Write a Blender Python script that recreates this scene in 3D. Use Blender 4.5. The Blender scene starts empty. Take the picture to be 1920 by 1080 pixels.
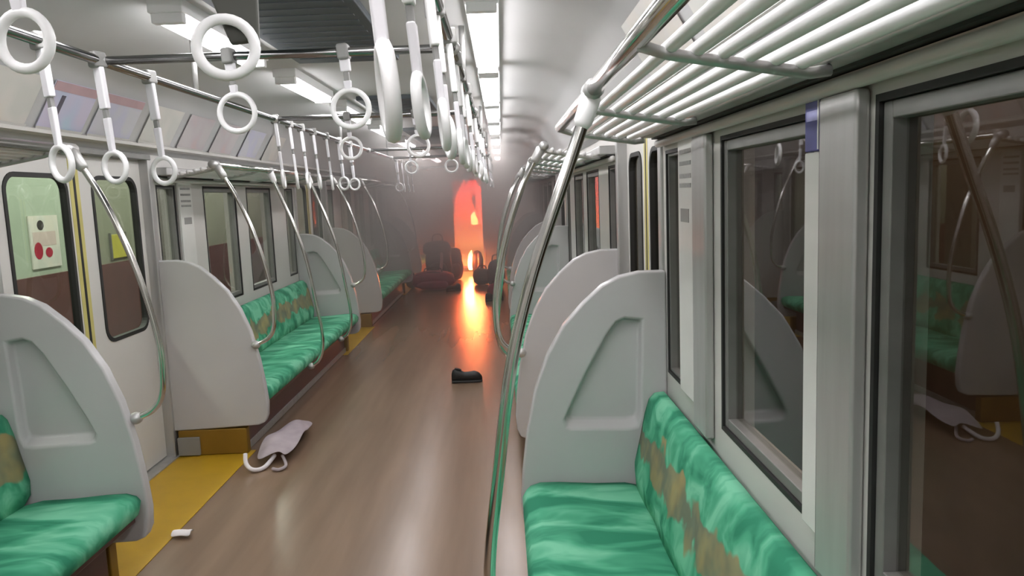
import bpy, bmesh, math, random
from mathutils import Vector, Matrix, noise
random.seed(7)
SC = bpy.context.scene
COL = SC.collection

# ------------------------------------------------------------ camera, world, exposure
F, VPX, VPY, ROLL, EYE = 1420.0, 940.0, 365.0, 0.04, 1.6
yc = Vector((VPX - 960, 540 - VPY, -F)).normalized()
up = Vector((-ROLL, 1, 0)); zc = (up - up.dot(yc) * yc).normalized(); xc = yc.cross(zc)
cam_d = bpy.data.cameras.new('camera'); cam = bpy.data.objects.new('camera', cam_d); COL.objects.link(cam)
cam_d.sensor_width = 36.0; cam_d.lens = F / 1920 * 36; cam_d.clip_start = 0.05
R = Matrix((xc, yc, zc))                      # camera axes -> world axes
cam.matrix_world = Matrix.Translation((0, 0, EYE)) @ R.to_4x4()
SC.camera = cam
W = bpy.data.worlds.new('world'); SC.world = W; W.use_nodes = True
W.node_tree.nodes['Background'].inputs[0].default_value = (0.02, 0.02, 0.022, 1)
W.node_tree.nodes['Background'].inputs[1].default_value = 0.3
SC.view_settings.view_transform = 'Standard'; SC.view_settings.look = 'None'
SC.view_settings.exposure = 0.16; SC.view_settings.gamma = 1.0
SC.view_settings.use_curve_mapping = False
SC.cycles.use_denoising = True
SC.cycles.volume_step_rate = 0.5
SC.cycles.max_bounces = 10; SC.cycles.transparent_max_bounces = 16
LAMP, PLATFORM_W, TUNNEL_W = 20.0, 300.0, 40.0

def area(name, loc, size, energy, color, rot=(0, 0, 0)):
    d = bpy.data.lights.new(name, 'AREA'); d.shape = 'RECTANGLE'; d.size, d.size_y = size
    d.energy = energy; d.color = color
    o = bpy.data.objects.new(name, d); COL.objects.link(o); o.location = loc; o.rotation_euler = rot
    return o
area('platform_lamp', (-3.5, 8.5, 3.0), (0.3, 13.0), PLATFORM_W, (0.95, 1.0, 0.88))
area('tunnel_fill', (2.0, 4.0, 3.2), (0.2, 7.0), TUNNEL_W, (1.0, 0.72, 0.48))  # added fill light, unseen, lifts the brown wall behind the dark windows

# ------------------------------------------------------------ materials
def mat(name, col, rough=0.5, metal=0.0, var=0.0, scale=6.0, bump=0.0, spec=0.5, stretch=(1, 1, 1)):
    m = bpy.data.materials.new(name); m.use_nodes = True
    nt = m.node_tree; b = nt.nodes['Principled BSDF']
    b.inputs['Base Color'].default_value = (*col, 1); b.inputs['Roughness'].default_value = rough
    b.inputs['Metallic'].default_value = metal; b.inputs['Specular IOR Level'].default_value = spec
    if var or bump:
        tc = nt.nodes.new('ShaderNodeTexCoord'); mp = nt.nodes.new('ShaderNodeMapping')
        mp.inputs['Scale'].default_value = stretch
        nz = nt.nodes.new('ShaderNodeTexNoise'); nz.inputs['Scale'].default_value = scale; nz.inputs['Detail'].default_value = 4
        nt.links.new(tc.outputs['Object'], mp.inputs['Vector']); nt.links.new(mp.outputs[0], nz.inputs['Vector'])
        if var:
            cr = nt.nodes.new('ShaderNodeValToRGB')
            cr.color_ramp.elements[0].position = 0.3; cr.color_ramp.elements[1].position = 0.7
            cr.color_ramp.elements[0].color = (*[c * (1 - var) for c in col], 1)
            cr.color_ramp.elements[1].color = (*[min(1, c * (1 + var)) for c in col], 1)
            nt.links.new(nz.outputs['Fac'], cr.inputs[0]); nt.links.new(cr.outputs[0], b.inputs['Base Color'])
        if bump:
            bp = nt.nodes.new('ShaderNodeBump'); bp.inputs['Strength'].default_value = bump; bp.inputs['Distance'].default_value = 0.01
            nt.links.new(nz.outputs['Fac'], bp.inputs['Height']); nt.links.new(bp.outputs[0], b.inputs['Normal'])
    return m

def emit(name, col, strength):
    m = bpy.data.materials.new(name); m.use_nodes = True; nt = m.node_tree; nt.nodes.clear()
    e = nt.nodes.new('ShaderNodeEmission'); e.inputs[0].default_value = (*col, 1); e.inputs[1].default_value = strength
    o = nt.nodes.new('ShaderNodeOutputMaterial'); nt.links.new(e.outputs[0], o.inputs[0])
    return m

def glass(name, tint=(0.8, 0.8, 0.78), gain=1.7):
    m = bpy.data.materials.new(name); m.use_nodes = True; nt = m.node_tree; nt.nodes.clear()
    t = nt.nodes.new('ShaderNodeBsdfTransparent'); t.inputs[0].default_value = (*tint, 1)
    g = nt.nodes.new('ShaderNodeBsdfGlossy'); g.inputs['Roughness'].default_value = 0.015
    fr = nt.nodes.new('ShaderNodeFresnel'); fr.inputs[0].default_value = 1.5
    mu = nt.nodes.new('ShaderNodeMath'); mu.operation = 'MULTIPLY'; mu.inputs[1].default_value = gain; mu.use_clamp = True
    mx = nt.nodes.new('ShaderNodeMixShader'); o = nt.nodes.new('ShaderNodeOutputMaterial')
    ge = nt.nodes.new('ShaderNodeNewGeometry'); sb = nt.nodes.new('ShaderNodeMath'); sb.operation = 'SUBTRACT'; sb.inputs[0].default_value = 1.0
    nt.links.new(ge.outputs['Backfacing'], sb.inputs[1]); m2 = nt.nodes.new('ShaderNodeMath'); m2.operation = 'MULTIPLY'
    nt.links.new(fr.outputs[0], mu.inputs[0]); nt.links.new(mu.outputs[0], m2.inputs[0]); nt.links.new(sb.outputs[0], m2.inputs[1]); nt.links.new(m2.outputs[0], mx.inputs[0])
    nt.links.new(t.outputs[0], mx.inputs[1]); nt.links.new(g.outputs[0], mx.inputs[2]); nt.links.new(mx.outputs[0], o.inputs[0])
    return m

def fabric(name, band):
    m = bpy.data.materials.new(name); m.use_nodes = True; nt = m.node_tree; b = nt.nodes['Principled BSDF']
    b.inputs['Roughness'].default_value = 0.85; b.inputs['Specular IOR Level'].default_value = 0.2
    tc = nt.nodes.new('ShaderNodeTexCoord'); mp = nt.nodes.new('ShaderNodeMapping')
    mp.inputs['Rotation'].default_value = (0.5, 0.2, 0.6); mp.inputs['Scale'].default_value = (2.0, 5.5, 5.5)
    n1 = nt.nodes.new('ShaderNodeTexNoise'); n1.inputs['Scale'].default_value = 1.4; n1.inputs['Detail'].default_value = 3; n1.inputs['Distortion'].default_value = .7
    cr = nt.nodes.new('ShaderNodeValToRGB'); e = cr.color_ramp.elements
    e[0].position = 0.36; e[0].color = (0.03, 0.23, 0.13, 1); e[1].position = 0.64; e[1].color = (0.19, 0.56, 0.36, 1)
    k = e.new(0.5); k.color = (0.08, 0.385, 0.225, 1)
    nt.links.new(tc.outputs['Object'], mp.inputs[0]); nt.links.new(mp.outputs[0], n1.inputs['Vector']); nt.links.new(n1.outputs['Fac'], cr.inputs[0])
    out = cr.outputs[0]
    if band:
        sp = nt.nodes.new('ShaderNodeSeparateXYZ'); nt.links.new(tc.outputs['Object'], sp.inputs[0])
        n2 = nt.nodes.new('ShaderNodeTexNoise'); n2.inputs['Scale'].default_value = 7; n2.inputs['Detail'].default_value = 2
        nt.links.new(tc.outputs['Object'], n2.inputs['Vector'])
        a = nt.nodes.new('ShaderNodeMath'); a.operation = 'SUBTRACT'; a.inputs[1].default_value = 0.60
        nt.links.new(sp.outputs['Z'], a.inputs[0])
        ab = nt.nodes.new('ShaderNodeMath'); ab.operation = 'ABSOLUTE'; nt.links.new(a.outputs[0], ab.inputs[0])
        w = nt.nodes.new('ShaderNodeMath'); w.operation = 'MULTIPLY_ADD'; w.inputs[1].default_value = -0.26; nt.links.new(n2.outputs['Fac'], w.inputs[0]); nt.links.new(ab.outputs[0], w.inputs[2])
        rp = nt.nodes.new('ShaderNodeMapRange'); rp.inputs[1].default_value = -0.06; rp.inputs[2].default_value = -0.075; rp.inputs[3].default_value = 0; rp.inputs[4].default_value = 0.9
        nt.links.new(w.outputs[0], rp.inputs[0])
        c2 = nt.nodes.new('ShaderNodeValToRGB'); f = c2.color_ramp.elements
        f[0].position = 0.42; f[0].color = (0.17, 0.165, 0.12, 1); f[1].position = 0.72; f[1].color = (0.40, 0.30, 0.13, 1)
        n3 = nt.nodes.new('ShaderNodeTexNoise'); n3.inputs['Scale'].default_value = 7; nt.links.new(tc.outputs['Object'], n3.inputs['Vector']); nt.links.new(n3.outputs['Fac'], c2.inputs[0])
        mx = nt.nodes.new('ShaderNodeMix'); mx.data_type = 'RGBA'
        nt.links.new(rp.outputs[0], mx.inputs['Factor']); nt.links.new(out, mx.inputs['A']); nt.links.new(c2.outputs[0], mx.inputs['B'])
        out = mx.outputs['Result']
    nt.links.new(out, b.inputs['Base Color'])
    return m

M = dict(
    floor=mat('floor_vinyl', (0.235, 0.158, 0.107), 0.225, var=0.16, scale=2.0, stretch=(3, 0.25, 1), spec=0.6),
    yellow=mat('yellow_vinyl', (0.54, 0.33, 0.02), 0.4, var=0.08, scale=5),
    ochre=mat('ochre_panel', (0.24, 0.13, 0.01), 0.5, var=0.1),
    wall=mat('wall_laminate', (0.56, 0.55, 0.52), 0.42, var=0.03, scale=2),
    door=mat('door_laminate', (0.66, 0.65, 0.62), 0.4, var=0.03, scale=2),
    ceil=mat('ceiling_laminate', (0.56, 0.56, 0.56), 0.5, var=0.03, scale=2),
    part=mat('partition_plastic', (0.53, 0.525, 0.53), 0.27, var=0.03, scale=3),
    alu=mat('brushed_aluminium', (0.50, 0.50, 0.49), 0.38, 0.55, var=0.08, scale=20, stretch=(1, 1, .1)),
    dalu=mat('dull_grey_frame', (0.20, 0.20, 0.19), 0.45, 0.3, var=0.08, scale=12),
    steel=mat('polished_steel', (0.72, 0.71, 0.68), 0.14, 1.0, var=0.03, scale=8),
    dsteel=mat('dark_rail_steel', (0.33, 0.33, 0.33), 0.22, 1.0, var=0.05, scale=8),
    white=mat('white_plastic', (0.88, 0.88, 0.88), 0.35, var=0.02),
    lilac=mat('strap_sleeve', (0.76, 0.75, 0.78), 0.45, var=0.03),
    grey=mat('grey_plastic', (0.26, 0.26, 0.25), 0.5, var=0.05),
    olive=mat('olive_sleeve', (0.05, 0.052, 0.042), 0.55, var=0.1),
    rubber=mat('black_rubber', (0.018, 0.018, 0.017), 0.6, var=0.1),
    vent=mat('vent_slate', (0.085, 0.10, 0.115), 0.6, var=0.08, scale=4),
    maroon=mat('maroon_kick_panel', (0.085, 0.028, 0.026), 0.28, var=0.2, scale=5),
    warn=mat('warning_tape', (0.60, 0.54, 0.18), 0.5, var=0.12, scale=5),
    blue=mat('blue_sticker', (0.05, 0.06, 0.26), 0.4, var=0.15, scale=20),
    pale=mat('pale_sticker', (0.66, 0.66, 0.63), 0.4, var=0.04),
    ink=mat('grey_print', (0.30, 0.30, 0.29), 0.5, var=0.2, scale=60),
    mint=mat('mint_tiles', (0.40, 0.47, 0.38), 0.5, var=0.08, scale=1.5),
    dado=mat('maroon_dado', (0.10, 0.035, 0.032), 0.5, var=0.15),
    plat=mat('platform_concrete', (0.22, 0.21, 0.19), 0.7, var=0.15),
    tunnel=mat('tunnel_brown', (0.11, 0.075, 0.05), 0.8, var=0.25, scale=1.5),
    soot=mat('sooty_panel', (0.10, 0.095, 0.09), 0.6, var=0.3, scale=3),
    cushion=fabric('green_moquette', False), back=fabric('green_moquette_tan_band', True),
    window=glass('window_glass'), doorglass=glass('door_glass', (0.84, 0.86, 0.82), 1.2),
    lamp=emit('lamp_diffuser', (1.0, 0.97, 0.985), LAMP),
    black=mat('black_leather', (0.010, 0.010, 0.010), 0.5, var=0.2), sole=mat('dark_sole', (0.02, 0.02, 0.02), 0.7, var=.1),
    bag=mat('dark_nylon', (0.022, 0.018, 0.018), 0.7, var=0.2), bagred=mat('maroon_nylon', (0.24, 0.022, 0.055), 0.7, var=0.25),
    bagbrown=mat('brown_canvas', (0.10, 0.04, 0.03), 0.7, var=0.25), bagolive=mat('olive_canvas', (0.09, 0.085, 0.06), 0.7, var=0.25),
    cloth=mat('mauve_cloth', (0.40, 0.34, 0.37), 0.8, var=0.12, scale=10), paper=mat('white_paper', (0.85, 0.80, 0.83), 0.7, var=0.03),
    pink=mat('pink_strap', (0.55, 0.33, 0.33), 0.6, var=0.1),
)
def poster_mat(name, a, b, c, scale=5.0):
    m = bpy.data.materials.new(name); m.use_nodes = True; nt = m.node_tree; p = nt.nodes['Principled BSDF']; p.inputs['Roughness'].default_value = 0.4
    tc = nt.nodes.new('ShaderNodeTexCoord'); nz = nt.nodes.new('ShaderNodeTexNoise'); nz.inputs['Scale'].default_value = scale; nz.inputs['Detail'].default_value = 1
    cr = nt.nodes.new('ShaderNodeValToRGB'); e = cr.color_ramp.elements; e[0].position = .38; e[0].color = (*a, 1); e[1].position = .62; e[1].color = (*b, 1); k = e.new(.5); k.color = (*c, 1)
    nt.links.new(tc.outputs['Object'], nz.inputs['Vector']); nt.links.new(nz.outputs['Fac'], cr.inputs[0]); nt.links.new(cr.outputs[0], p.inputs['Base Color'])
    return m
M['p_blue'] = poster_mat('poster_sky_print', (0.50, 0.62, 0.74), (0.62, 0.58, 0.72), (0.56, 0.58, 0.74))
M['p_lilac'] = poster_mat('poster_lilac_print', (0.58, 0.57, 0.70), (0.60, 0.60, 0.64), (0.56, 0.56, 0.68))
M['p_cream'] = poster_mat('poster_cream_print', (0.70, 0.66, 0.60), (0.62, 0.62, 0.58), (0.68, 0.66, 0.62))
M['p_pink'] = poster_mat('poster_pink_print', (0.62, 0.50, 0.50), (0.60, 0.56, 0.56), (0.58, 0.52, 0.54))
M['rose'] = mat('poster_rose_band', (0.52, 0.36, 0.38), 0.4, var=0.1); M['magenta'] = mat('poster_magenta_corner', (0.55, 0.16, 0.28), 0.4, var=0.1)
M['dark_fig'] = mat('poster_dark_figure', (0.12, 0.11, 0.14), 0.4, var=0.2)
M['red'] = mat('poster_red_patch', (0.40, 0.02, 0.05), 0.4, var=0.15); M['ysign'] = mat('yellow_notice_face', (0.50, 0.46, 0.08), 0.4, var=0.1)

# ------------------------------------------------------------ mesh helpers
class MB:
    def __init__(s): s.b = bmesh.new()
    def box(s, x0, x1, y0, y1, z0, z1):
        v = [s.b.verts.new((x, y, z)) for z in (z0, z1) for (x, y) in ((x0, y0), (x1, y0), (x1, y1), (x0, y1))]
        for f in ((3, 2, 1, 0), (4, 5, 6, 7), (0, 1, 5, 4), (1, 2, 6, 5), (2, 3, 7, 6), (3, 0, 4, 7)): s.b.faces.new([v[i] for i in f])
        return s
    def loft(s, rings, cap=True, close=True):
        L = [[s.b.verts.new(p) for p in r] for r in rings]; n = len(L[0])
        for a, c in zip(L, L[1:]):
            for i in range(n if close else n - 1):
                j = (i + 1) % n; s.b.faces.new((a[i], a[j], c[j], c[i]))
        if cap: s.b.faces.new(L[0][::-1]); s.b.faces.new(L[-1])
        return s
    def prism_y(s, poly, y0, y1):             # poly of (x, z)
        return s.loft([[(x, y0, z) for x, z in poly], [(x, y1, z) for x, z in poly]])
    def tube(s, pts, r, seg=10):
        pts = [Vector(p) for p in pts]; t = [(pts[min(i + 1, len(pts) - 1)] - pts[max(i - 1, 0)]).normalized() for i in range(len(pts))]
        ref = Vector((0, 0, 1)) if abs(t[0].z) < .9 else Vector((0, 1, 0)); n = (ref - ref.dot(t[0]) * t[0]).normalized(); rings = []
        for i, p in enumerate(pts):
            n = (n - n.dot(t[i]) * t[i]).normalized(); b = t[i].cross(n); rr = r[i] if isinstance(r, (list, tuple)) else r
            rings.append([p + (n * math.cos(a) + b * math.sin(a)) * rr for a in [2 * math.pi * k / seg for k in range(seg)]])
        return s.loft(rings)
    def torus(s, c, R, r, ny=0.0, seg=28, q=8):   # ring with normal in the XY plane at angle ny from +Y
        nrm = Vector((math.sin(ny), math.cos(ny), 0)); e1 = Vector((math.cos(ny), -math.sin(ny), 0)); e2 = Vector((0, 0, 1)); c = Vector(c); L = []
        for i in range(seg):
            a = 2 * math.pi * i / seg; d = e1 * math.cos(a) + e2 * math.sin(a)
            L.append([s.b.verts.new(c + d * (R + r * math.cos(k)) + nrm * r * math.sin(k)) for k in [2 * math.pi * j / q for j in range(q)]])
        for i in range(seg):
            for j in range(q): s.b.faces.new((L[i][j], L[(i + 1) % seg][j], L[(i + 1) % seg][(j + 1) % q], L[i][(j + 1) % q]))
        return s
    def ball(s, c, rx, ry, rz, u=16, v=10):
        m = Matrix.Translation(c) @ Matrix.Diagonal((rx, ry, rz, 1)); bmesh.ops.create_uvsphere(s.b, u_segments=u, v_segments=v, radius=1, matrix=m); return s
    def build(s, name, material, parent=None, smooth=False, bevel=0, seg=2, origin=None):
        bmesh.ops.recalc_face_normals(s.b, faces=s.b.faces[:])
        if parent is not None: off = wloc(parent)
        elif origin is not None: off = Vector(origin)
        else:
            xs = [v.co for v in s.b.verts]
            off = Vector(((min(v.x for v in xs) + max(v.x for v in xs)) / 2, (min(v.y for v in xs) + max(v.y for v in xs)) / 2, min(v.z for v in xs)))
        for v in s.b.verts: v.co -= off
        me = bpy.data.meshes.new(name); s.b.to_mesh(me); s.b.free(); me.materials.append(material)
        if smooth:
            for p in me.polygons: p.use_smooth = True
        o = bpy.data.objects.new(name, me); COL.objects.link(o)
        if parent is not None: o.parent = parent
        else: o.location = off
        if bevel:
            md = o.modifiers.new('bevel', 'BEVEL'); md.width = bevel; md.segments = seg; md.limit_method = 'ANGLE'; md.angle_limit = math.radians(40)
            for p in me.polygons: p.use_smooth = True
            md.harden_normals = True
        return o
def wloc(o):
    v = Vector(o.location)
    while o.parent: o = o.parent; v += Vector(o.location)
    return v
def thing(name, label, cat, loc=(0, 0, 0), group=None):
    o = bpy.data.objects.new(name, None); o.empty_display_size = .1; COL.objects.link(o); o.location = loc
    return tag(o, label, cat, group)
def tag(o, label, cat, group=None):
    o['label'] = label; o['category'] = cat
    if group: o['group'] = group
    return o
def struct(o): o['kind'] = 'structure'; return o
def sroot(name, loc=(0, 0, 0)):
    o = bpy.data.objects.new(name, None); COL.objects.link(o); o.location = loc; return struct(o)
def copy_tree(o, parent=None):
    c = o.copy(); COL.objects.link(c)
    if parent is not None: c.parent = parent
    for ch in list(o.children): copy_tree(ch, c)
    return c

# ------------------------------------------------------------ layout (metres; camera at x=0, y=0)
XL, XR = -2.17, 0.65
def sx(side, u): return XR - u if side == 'right' else XL + u
Y0, YE = -2.2, 16.0
DOORS = {'left': [(3.24, 4.76), (8.05, 9.45), (12.85, 14.25)], 'right': [(3.08, 4.22), (7.60, 8.95), (12.40, 13.80)]}
BENCH = {'left': [(-0.15, 3.13), (4.78, 8.0), (9.5, 12.8), (14.3, 15.9)], 'right': [(-0.15, 3.05), (4.27, 7.55), (9.0, 12.35), (13.85, 15.9)]}

# ---- floor and door pads
struct(MB().box(XL - .12, XR + .12, Y0, YE + 0.1, -0.08, 0).build('floor', M['floor'], origin=(0, 0, 0)))
n = 0
for side in ('left', 'right'):
    for (a, b) in DOORS[side]:
        n += 1; x0, x1 = sorted((sx(side, 0.03), sx(side, 0.50)))
        struct(MB().box(x0, x1, a - .26, b + .06, 0.0005, 0.004).build('trim_%d' % n, M['yellow']))

# ---- walls, windows, doors
def wall(side):
    mb = MB(); t = 0.10
    def slab(a, b, z0, z1):
        x0, x1 = sorted((sx(side, 0), sx(side, -t))); mb.box(x0, x1, a, b, z0, z1)
    segs = []; y = Y0
    for (a, b) in DOORS[side]:
        segs.append((y, a)); slab(a, b, 1.90, 2.02); y = b
    segs.append((y, YE))
    wins = []
    for (a, b), (ba, bb) in zip(segs, BENCH[side]):
        slab(a, b, 0, 0.86); slab(a, b, 1.745, 2.02)
        c = (ba + bb) / 2; h = (bb - ba) / 2
        if h > 1.2: spans = [(c - h + .05, c - h + .33), (c - h + .80, c - .13), (c + .13, c + h - .80), (c + h - .33, c + h - .05)]
        else: spans = [(ba + .05, ba + .33), (ba + .5, bb - .12)]
        y = a
        for (p, q) in spans: slab(y, p, .86, 1.745); y = q; wins.append((p, q))
        slab(y, b, .86, 1.745)
    return mb, wins
WN = [0]
def window(side, p, q):
    WN[0] += 1
    w = sroot('window_%d' % WN[0], (sx(side, -0.02), (p + q) / 2, 0.86)); z0, z1 = .86, 1.745; s = .03
    def ring(x0, x1, g, o):
        mb = MB(); xa, xb = sorted((sx(side, x0), sx(side, x1)))
        mb.box(xa, xb, p + o, p + o + g, z0 + o, z1 - o); mb.box(xa, xb, q - o - g, q - o, z0 + o, z1 - o)
        mb.box(xa, xb, p + o + g, q - o - g, z0 + o, z0 + o + g); mb.box(xa, xb, p + o + g, q - o - g, z1 - o - g, z1 - o); return mb
    ring(-.005, -.05, .03 if q - p > .4 else .012, .014 if q - p > .4 else .012).build('window_frame', M['dalu'], w, bevel=.003)
    ring(.002, -.03, .013, 0).build('gasket', M['rubber'], w)
    xa, xb = sorted((sx(side, -.03), sx(side, -.034)))
    MB().box(xa, xb, p + .02, q - .02, z0 + .02, z1 - .02).build('pane', M['window'], w)
for side in ('left', 'right'):
    mb, wins = wall(side); struct(mb.build('wall_' + side, M['wall'], origin=(0, 0, 0)))
    for p, q in wins: window(side, p, q)

def rrect(a, b, z0, z1, r, k=6):
    P = []
    for cy, cz, s in ((b - r, z1 - r, 0), (a + r, z1 - r, 90), (a + r, z0 + r, 180), (b - r, z0 + r, 270)):
        for i in range(k + 1):
            t = math.radians(s + 90 * i / k); P.append((cy + r * math.cos(t), cz + r * math.sin(t)))
    return P
def holed_slab(outer, inner, x0, x1, name, m, parent, bevel=0):
    """slab between x0 and x1 with outline outer and one hole inner, points (y, z)"""
    mb = MB(); bm = mb.b; lay = []
    for x in (x0, x1):
        lo = [bm.verts.new((x, y, z)) for y, z in outer]; li = [bm.verts.new((x, y, z)) for y, z in inner]
        es = [bm.edges.new((L[i], L[(i + 1) % len(L)])) for L in (lo, li) for i in range(len(L))]
        bmesh.ops.triangle_fill(bm, use_beauty=True, edges=es); lay.append((lo, li))
    for L0, L1 in zip(lay[0], lay[1]):
        for i in range(len(L0)):
            j = (i + 1) % len(L0); bm.faces.new((L0[i], L0[j], L1[j], L1[i]))
    return mb.build(name, m, parent, bevel=bevel)
DN = [0]
def door(side, a, b):
    DN[0] += 1; d = sroot('door_%d' % DN[0], (sx(side, -.05), (a + b) / 2, 0)); c = (a + b) / 2
    xa, xb = sx(side, -.045), sx(side, -.085)
    for (p, q, s) in ((a + .01, c - .006, 1), (c + .006, b - .01, -1)):
        w0, w1 = (p + .17, q - .06) if s == 1 else (p + .15, q - .08)
        if q - p < .62: w0, w1 = p + .09, q - .09
        inner = rrect(w0, w1, .86, 1.79, .09)
        lf = holed_slab([(p, .02), (q, .02), (q, 1.895), (p, 1.895)], inner, xa, xb, 'door_leaf', M['door'], d)
        gk = rrect(w0 + .022, w1 - .022, .882, 1.768, .07)
        holed_slab(inner, gk, sx(side, -.04), sx(side, -.075), 'gasket', M['rubber'], lf)
        x0, x1 = sorted((sx(side, -.06), sx(side, -.064)))
        mb = MB(); mb.loft([[(x0, y, z) for y, z in inner], [(x1, y, z) for y, z in inner]]); mb.build('pane', M['doorglass'], lf)
        x0, x1 = sorted((sx(side, -.0435), sx(side, -.046)))
        y0, y1 = (c - .044, c - .010) if s == 1 else (c + .010, c + .044)
        MB().box(x0, x1, y0, y1, .05, 1.88).build('warning_strip', M['warn'], lf)
        x0, x1 = sorted((sx(side, -.0425), sx(side, -.052)))
        y0, y1 = (q - .005, q + .006) if s == 1 else (p - .006, p + .005)
        MB().box(x0, x1, y0, y1, .03, 1.89).build('seal', M['rubber'], lf)
    # jamb posts, lintel cover and threshold
    for y in (a, b):
        x0, x1 = sorted((sx(side, .012), sx(side, -.09)))
        MB().box(x0, x1, y - .03, y + .03, 0, 1.9).build('jamb', M['alu'], d, bevel=.006)
    x0, x1 = sorted((sx(side, .02), sx(side, -.09)))
    MB().box(x0, x1, a, b, 1.893, 1.925).build('lintel_rail', M['dalu'], d, bevel=.005)
    MB().box(*sorted((sx(side, .03), sx(side, -.1))), a, b, .0, .012).build('threshold', M['alu'], d)
for side in ('left', 'right'):
    for a, b in DOORS[side]: door(side, a, b)

# ---- ceiling shell (coved), vents, poster ledges
COVE = [(-.04, 1.90), (0.03, 1.95), (.06, 2.0), (.19, 2.22), (.27, 2.285), (.40, 2.32)]
prof = [(sx('left', u), z) for u, z in COVE] + [(-.95, 2.345), (-.55, 2.345)] + [(sx('right', u), z) for u, z in reversed(COVE)]
mb = MB(); inner = prof; outer = [(sx('right', -.15), 1.9), (sx('right', -.15), 2.5), (sx('left', -.15), 2.5), (sx('left', -.15), 1.9)]
mb.loft([[(x, y, z) for x, z in inner] for y in (Y0, YE)], cap=False, close=False)
ce = struct(mb.build('ceiling', M['ceil'], origin=(0, 0, 0), smooth=True))
sol = ce.modifiers.new('solid', 'SOLIDIFY'); sol.thickness = .04; sol.offset = 1
VENTS = [(1.2, 4.05), (5.6, 6.9), (8.2, 10.4), (11.6, 13.4)]
for i, (a, b) in enumerate(VENTS):
    v = MB().box(-1.02, -.50, a, b, 2.312, 2.344).build('vent_panel', M['vent'], ce, bevel=.006)
    k = 0; mb = MB(); y = a + .12
    while y < b - .1: mb.box(-.98, -.54, y, y + .03, 2.3095, 2.313); y += .10
    mb.build('louvre_slats', M['vent'], v)['kind'] = 'stuff'
for k, side in enumerate(('left', 'right')):
    for a, b in [(Y0, YE)]:
        mb = MB(); x0, x1 = sorted((sx(side, .0), sx(side, .075)))
        mb.prism_y([(sx(side, -.01), 1.95), (sx(side, .078), 1.962), (sx(side, .078), 1.978), (sx(side, .05), 1.988), (sx(side, -.01), 1.985)], a, b)
        struct(mb.build('trim_%d' % (7 + k), M['door']))
        # rounded blind rail above the windows
        struct(MB().tube([(sx(side, .022), Y0, 1.776), (sx(side, .022), DOORS[side][0][0] - .04, 1.776)], .016).build('trim_%d' % (9 + 2 * k), M['wall'], smooth=True))
        struct(MB().tube([(sx(side, .022), DOORS[side][0][1] + .04, 1.776), (sx(side, .022), DOORS[side][1][0] - .04, 1.776)], .016).build('trim_%d' % (10 + 2 * k), M['wall'], smooth=True))

# ---- end wall with gangway and the back wall behind the viewer
GX0, GX1, GZ = -1.03, -.42, 1.93
mb = MB().box(XL - .1, GX0, YE, YE + .08, 0, 2.4).box(GX1, XR + .1, YE, YE + .08, 0, 2.4).box(GX0, GX1, YE, YE + .08, GZ, 2.4)
struct(mb.build('wall_end', M['wall'], origin=(0, 0, 0)))
struct(MB().box(XL - .1, XR + .1, Y0 - .08, Y0, 0, 2.4).build('wall_back', M['wall'], origin=(0, 0, 0)))
g = sroot('wall_gangway', (-.725, YE + .08, 0))
MB().box(-1.5, 0.05, YE + .1, 19.5, -.08, 0).build('gangway_floor', M['soot'], g)
MB().box(-1.5, -1.45, YE + .08, 19.5, 0, 2.2).build('side_panel', M['soot'], g)
MB().box(0.0, 0.05, YE + .08, 19.5, 0, 2.2).build('side_panel', M['soot'], g)
MB().box(-1.5, 0.05, YE + .08, 19.5, 2.2, 2.25).build('roof_panel', M['soot'], g)
MB().box(-1.5, 0.05, 19.5, 19.55, -.08, 2.25).build('rear_panel', M['soot'], g)
fr = sroot('door_7', (-.725, YE, 0))
MB().box(GX0 - .05, GX0, YE - .02, YE + .1, 0, GZ + .05).box(GX1, GX1 + .05, YE - .02, YE + .1, 0, GZ + .05).box(GX0, GX1, YE - .02, YE + .1, GZ, GZ + .05).build('gangway_frame', M['alu'], fr, bevel=.006)

# ---- outside: platform on the left, tunnel on the right
struct(MB().box(-5.6, XL - .25, -4, 20, -.25, -.02).build('floor_platform', M['plat']))
struct(MB().box(-4.72, -4.6, -4, 8.3, .98, 3.4).build('wall_platform', M['mint']))
struct(MB().box(-4.72, -4.6, 8.3, 20, .98, 3.4).build('wall_platform_dimmed', mat('dimmed_olive_wall', (.24, .25, .19), .6, var=.1, scale=1.5)))  # same wall farther on; its dimmer light is painted into an olive-grey colour
struct(MB().box(-4.70, -4.56, -4, 20, -.02, .98).build('wall_platform_dado', M['dado']))
struct(MB().box(-5.6, XL - .4, -4, 20, 3.4, 3.5).build('ceiling_platform', M['plat']))
struct(MB().box(3.0, 3.2, -4, 22, -1.4, 3.6).build('wall_tunnel', M['tunnel']))
struct(MB().box(.95, 3.1, -4, 22, -1.5, -1.4).build('floor_tunnel', M['tunnel']))

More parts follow.
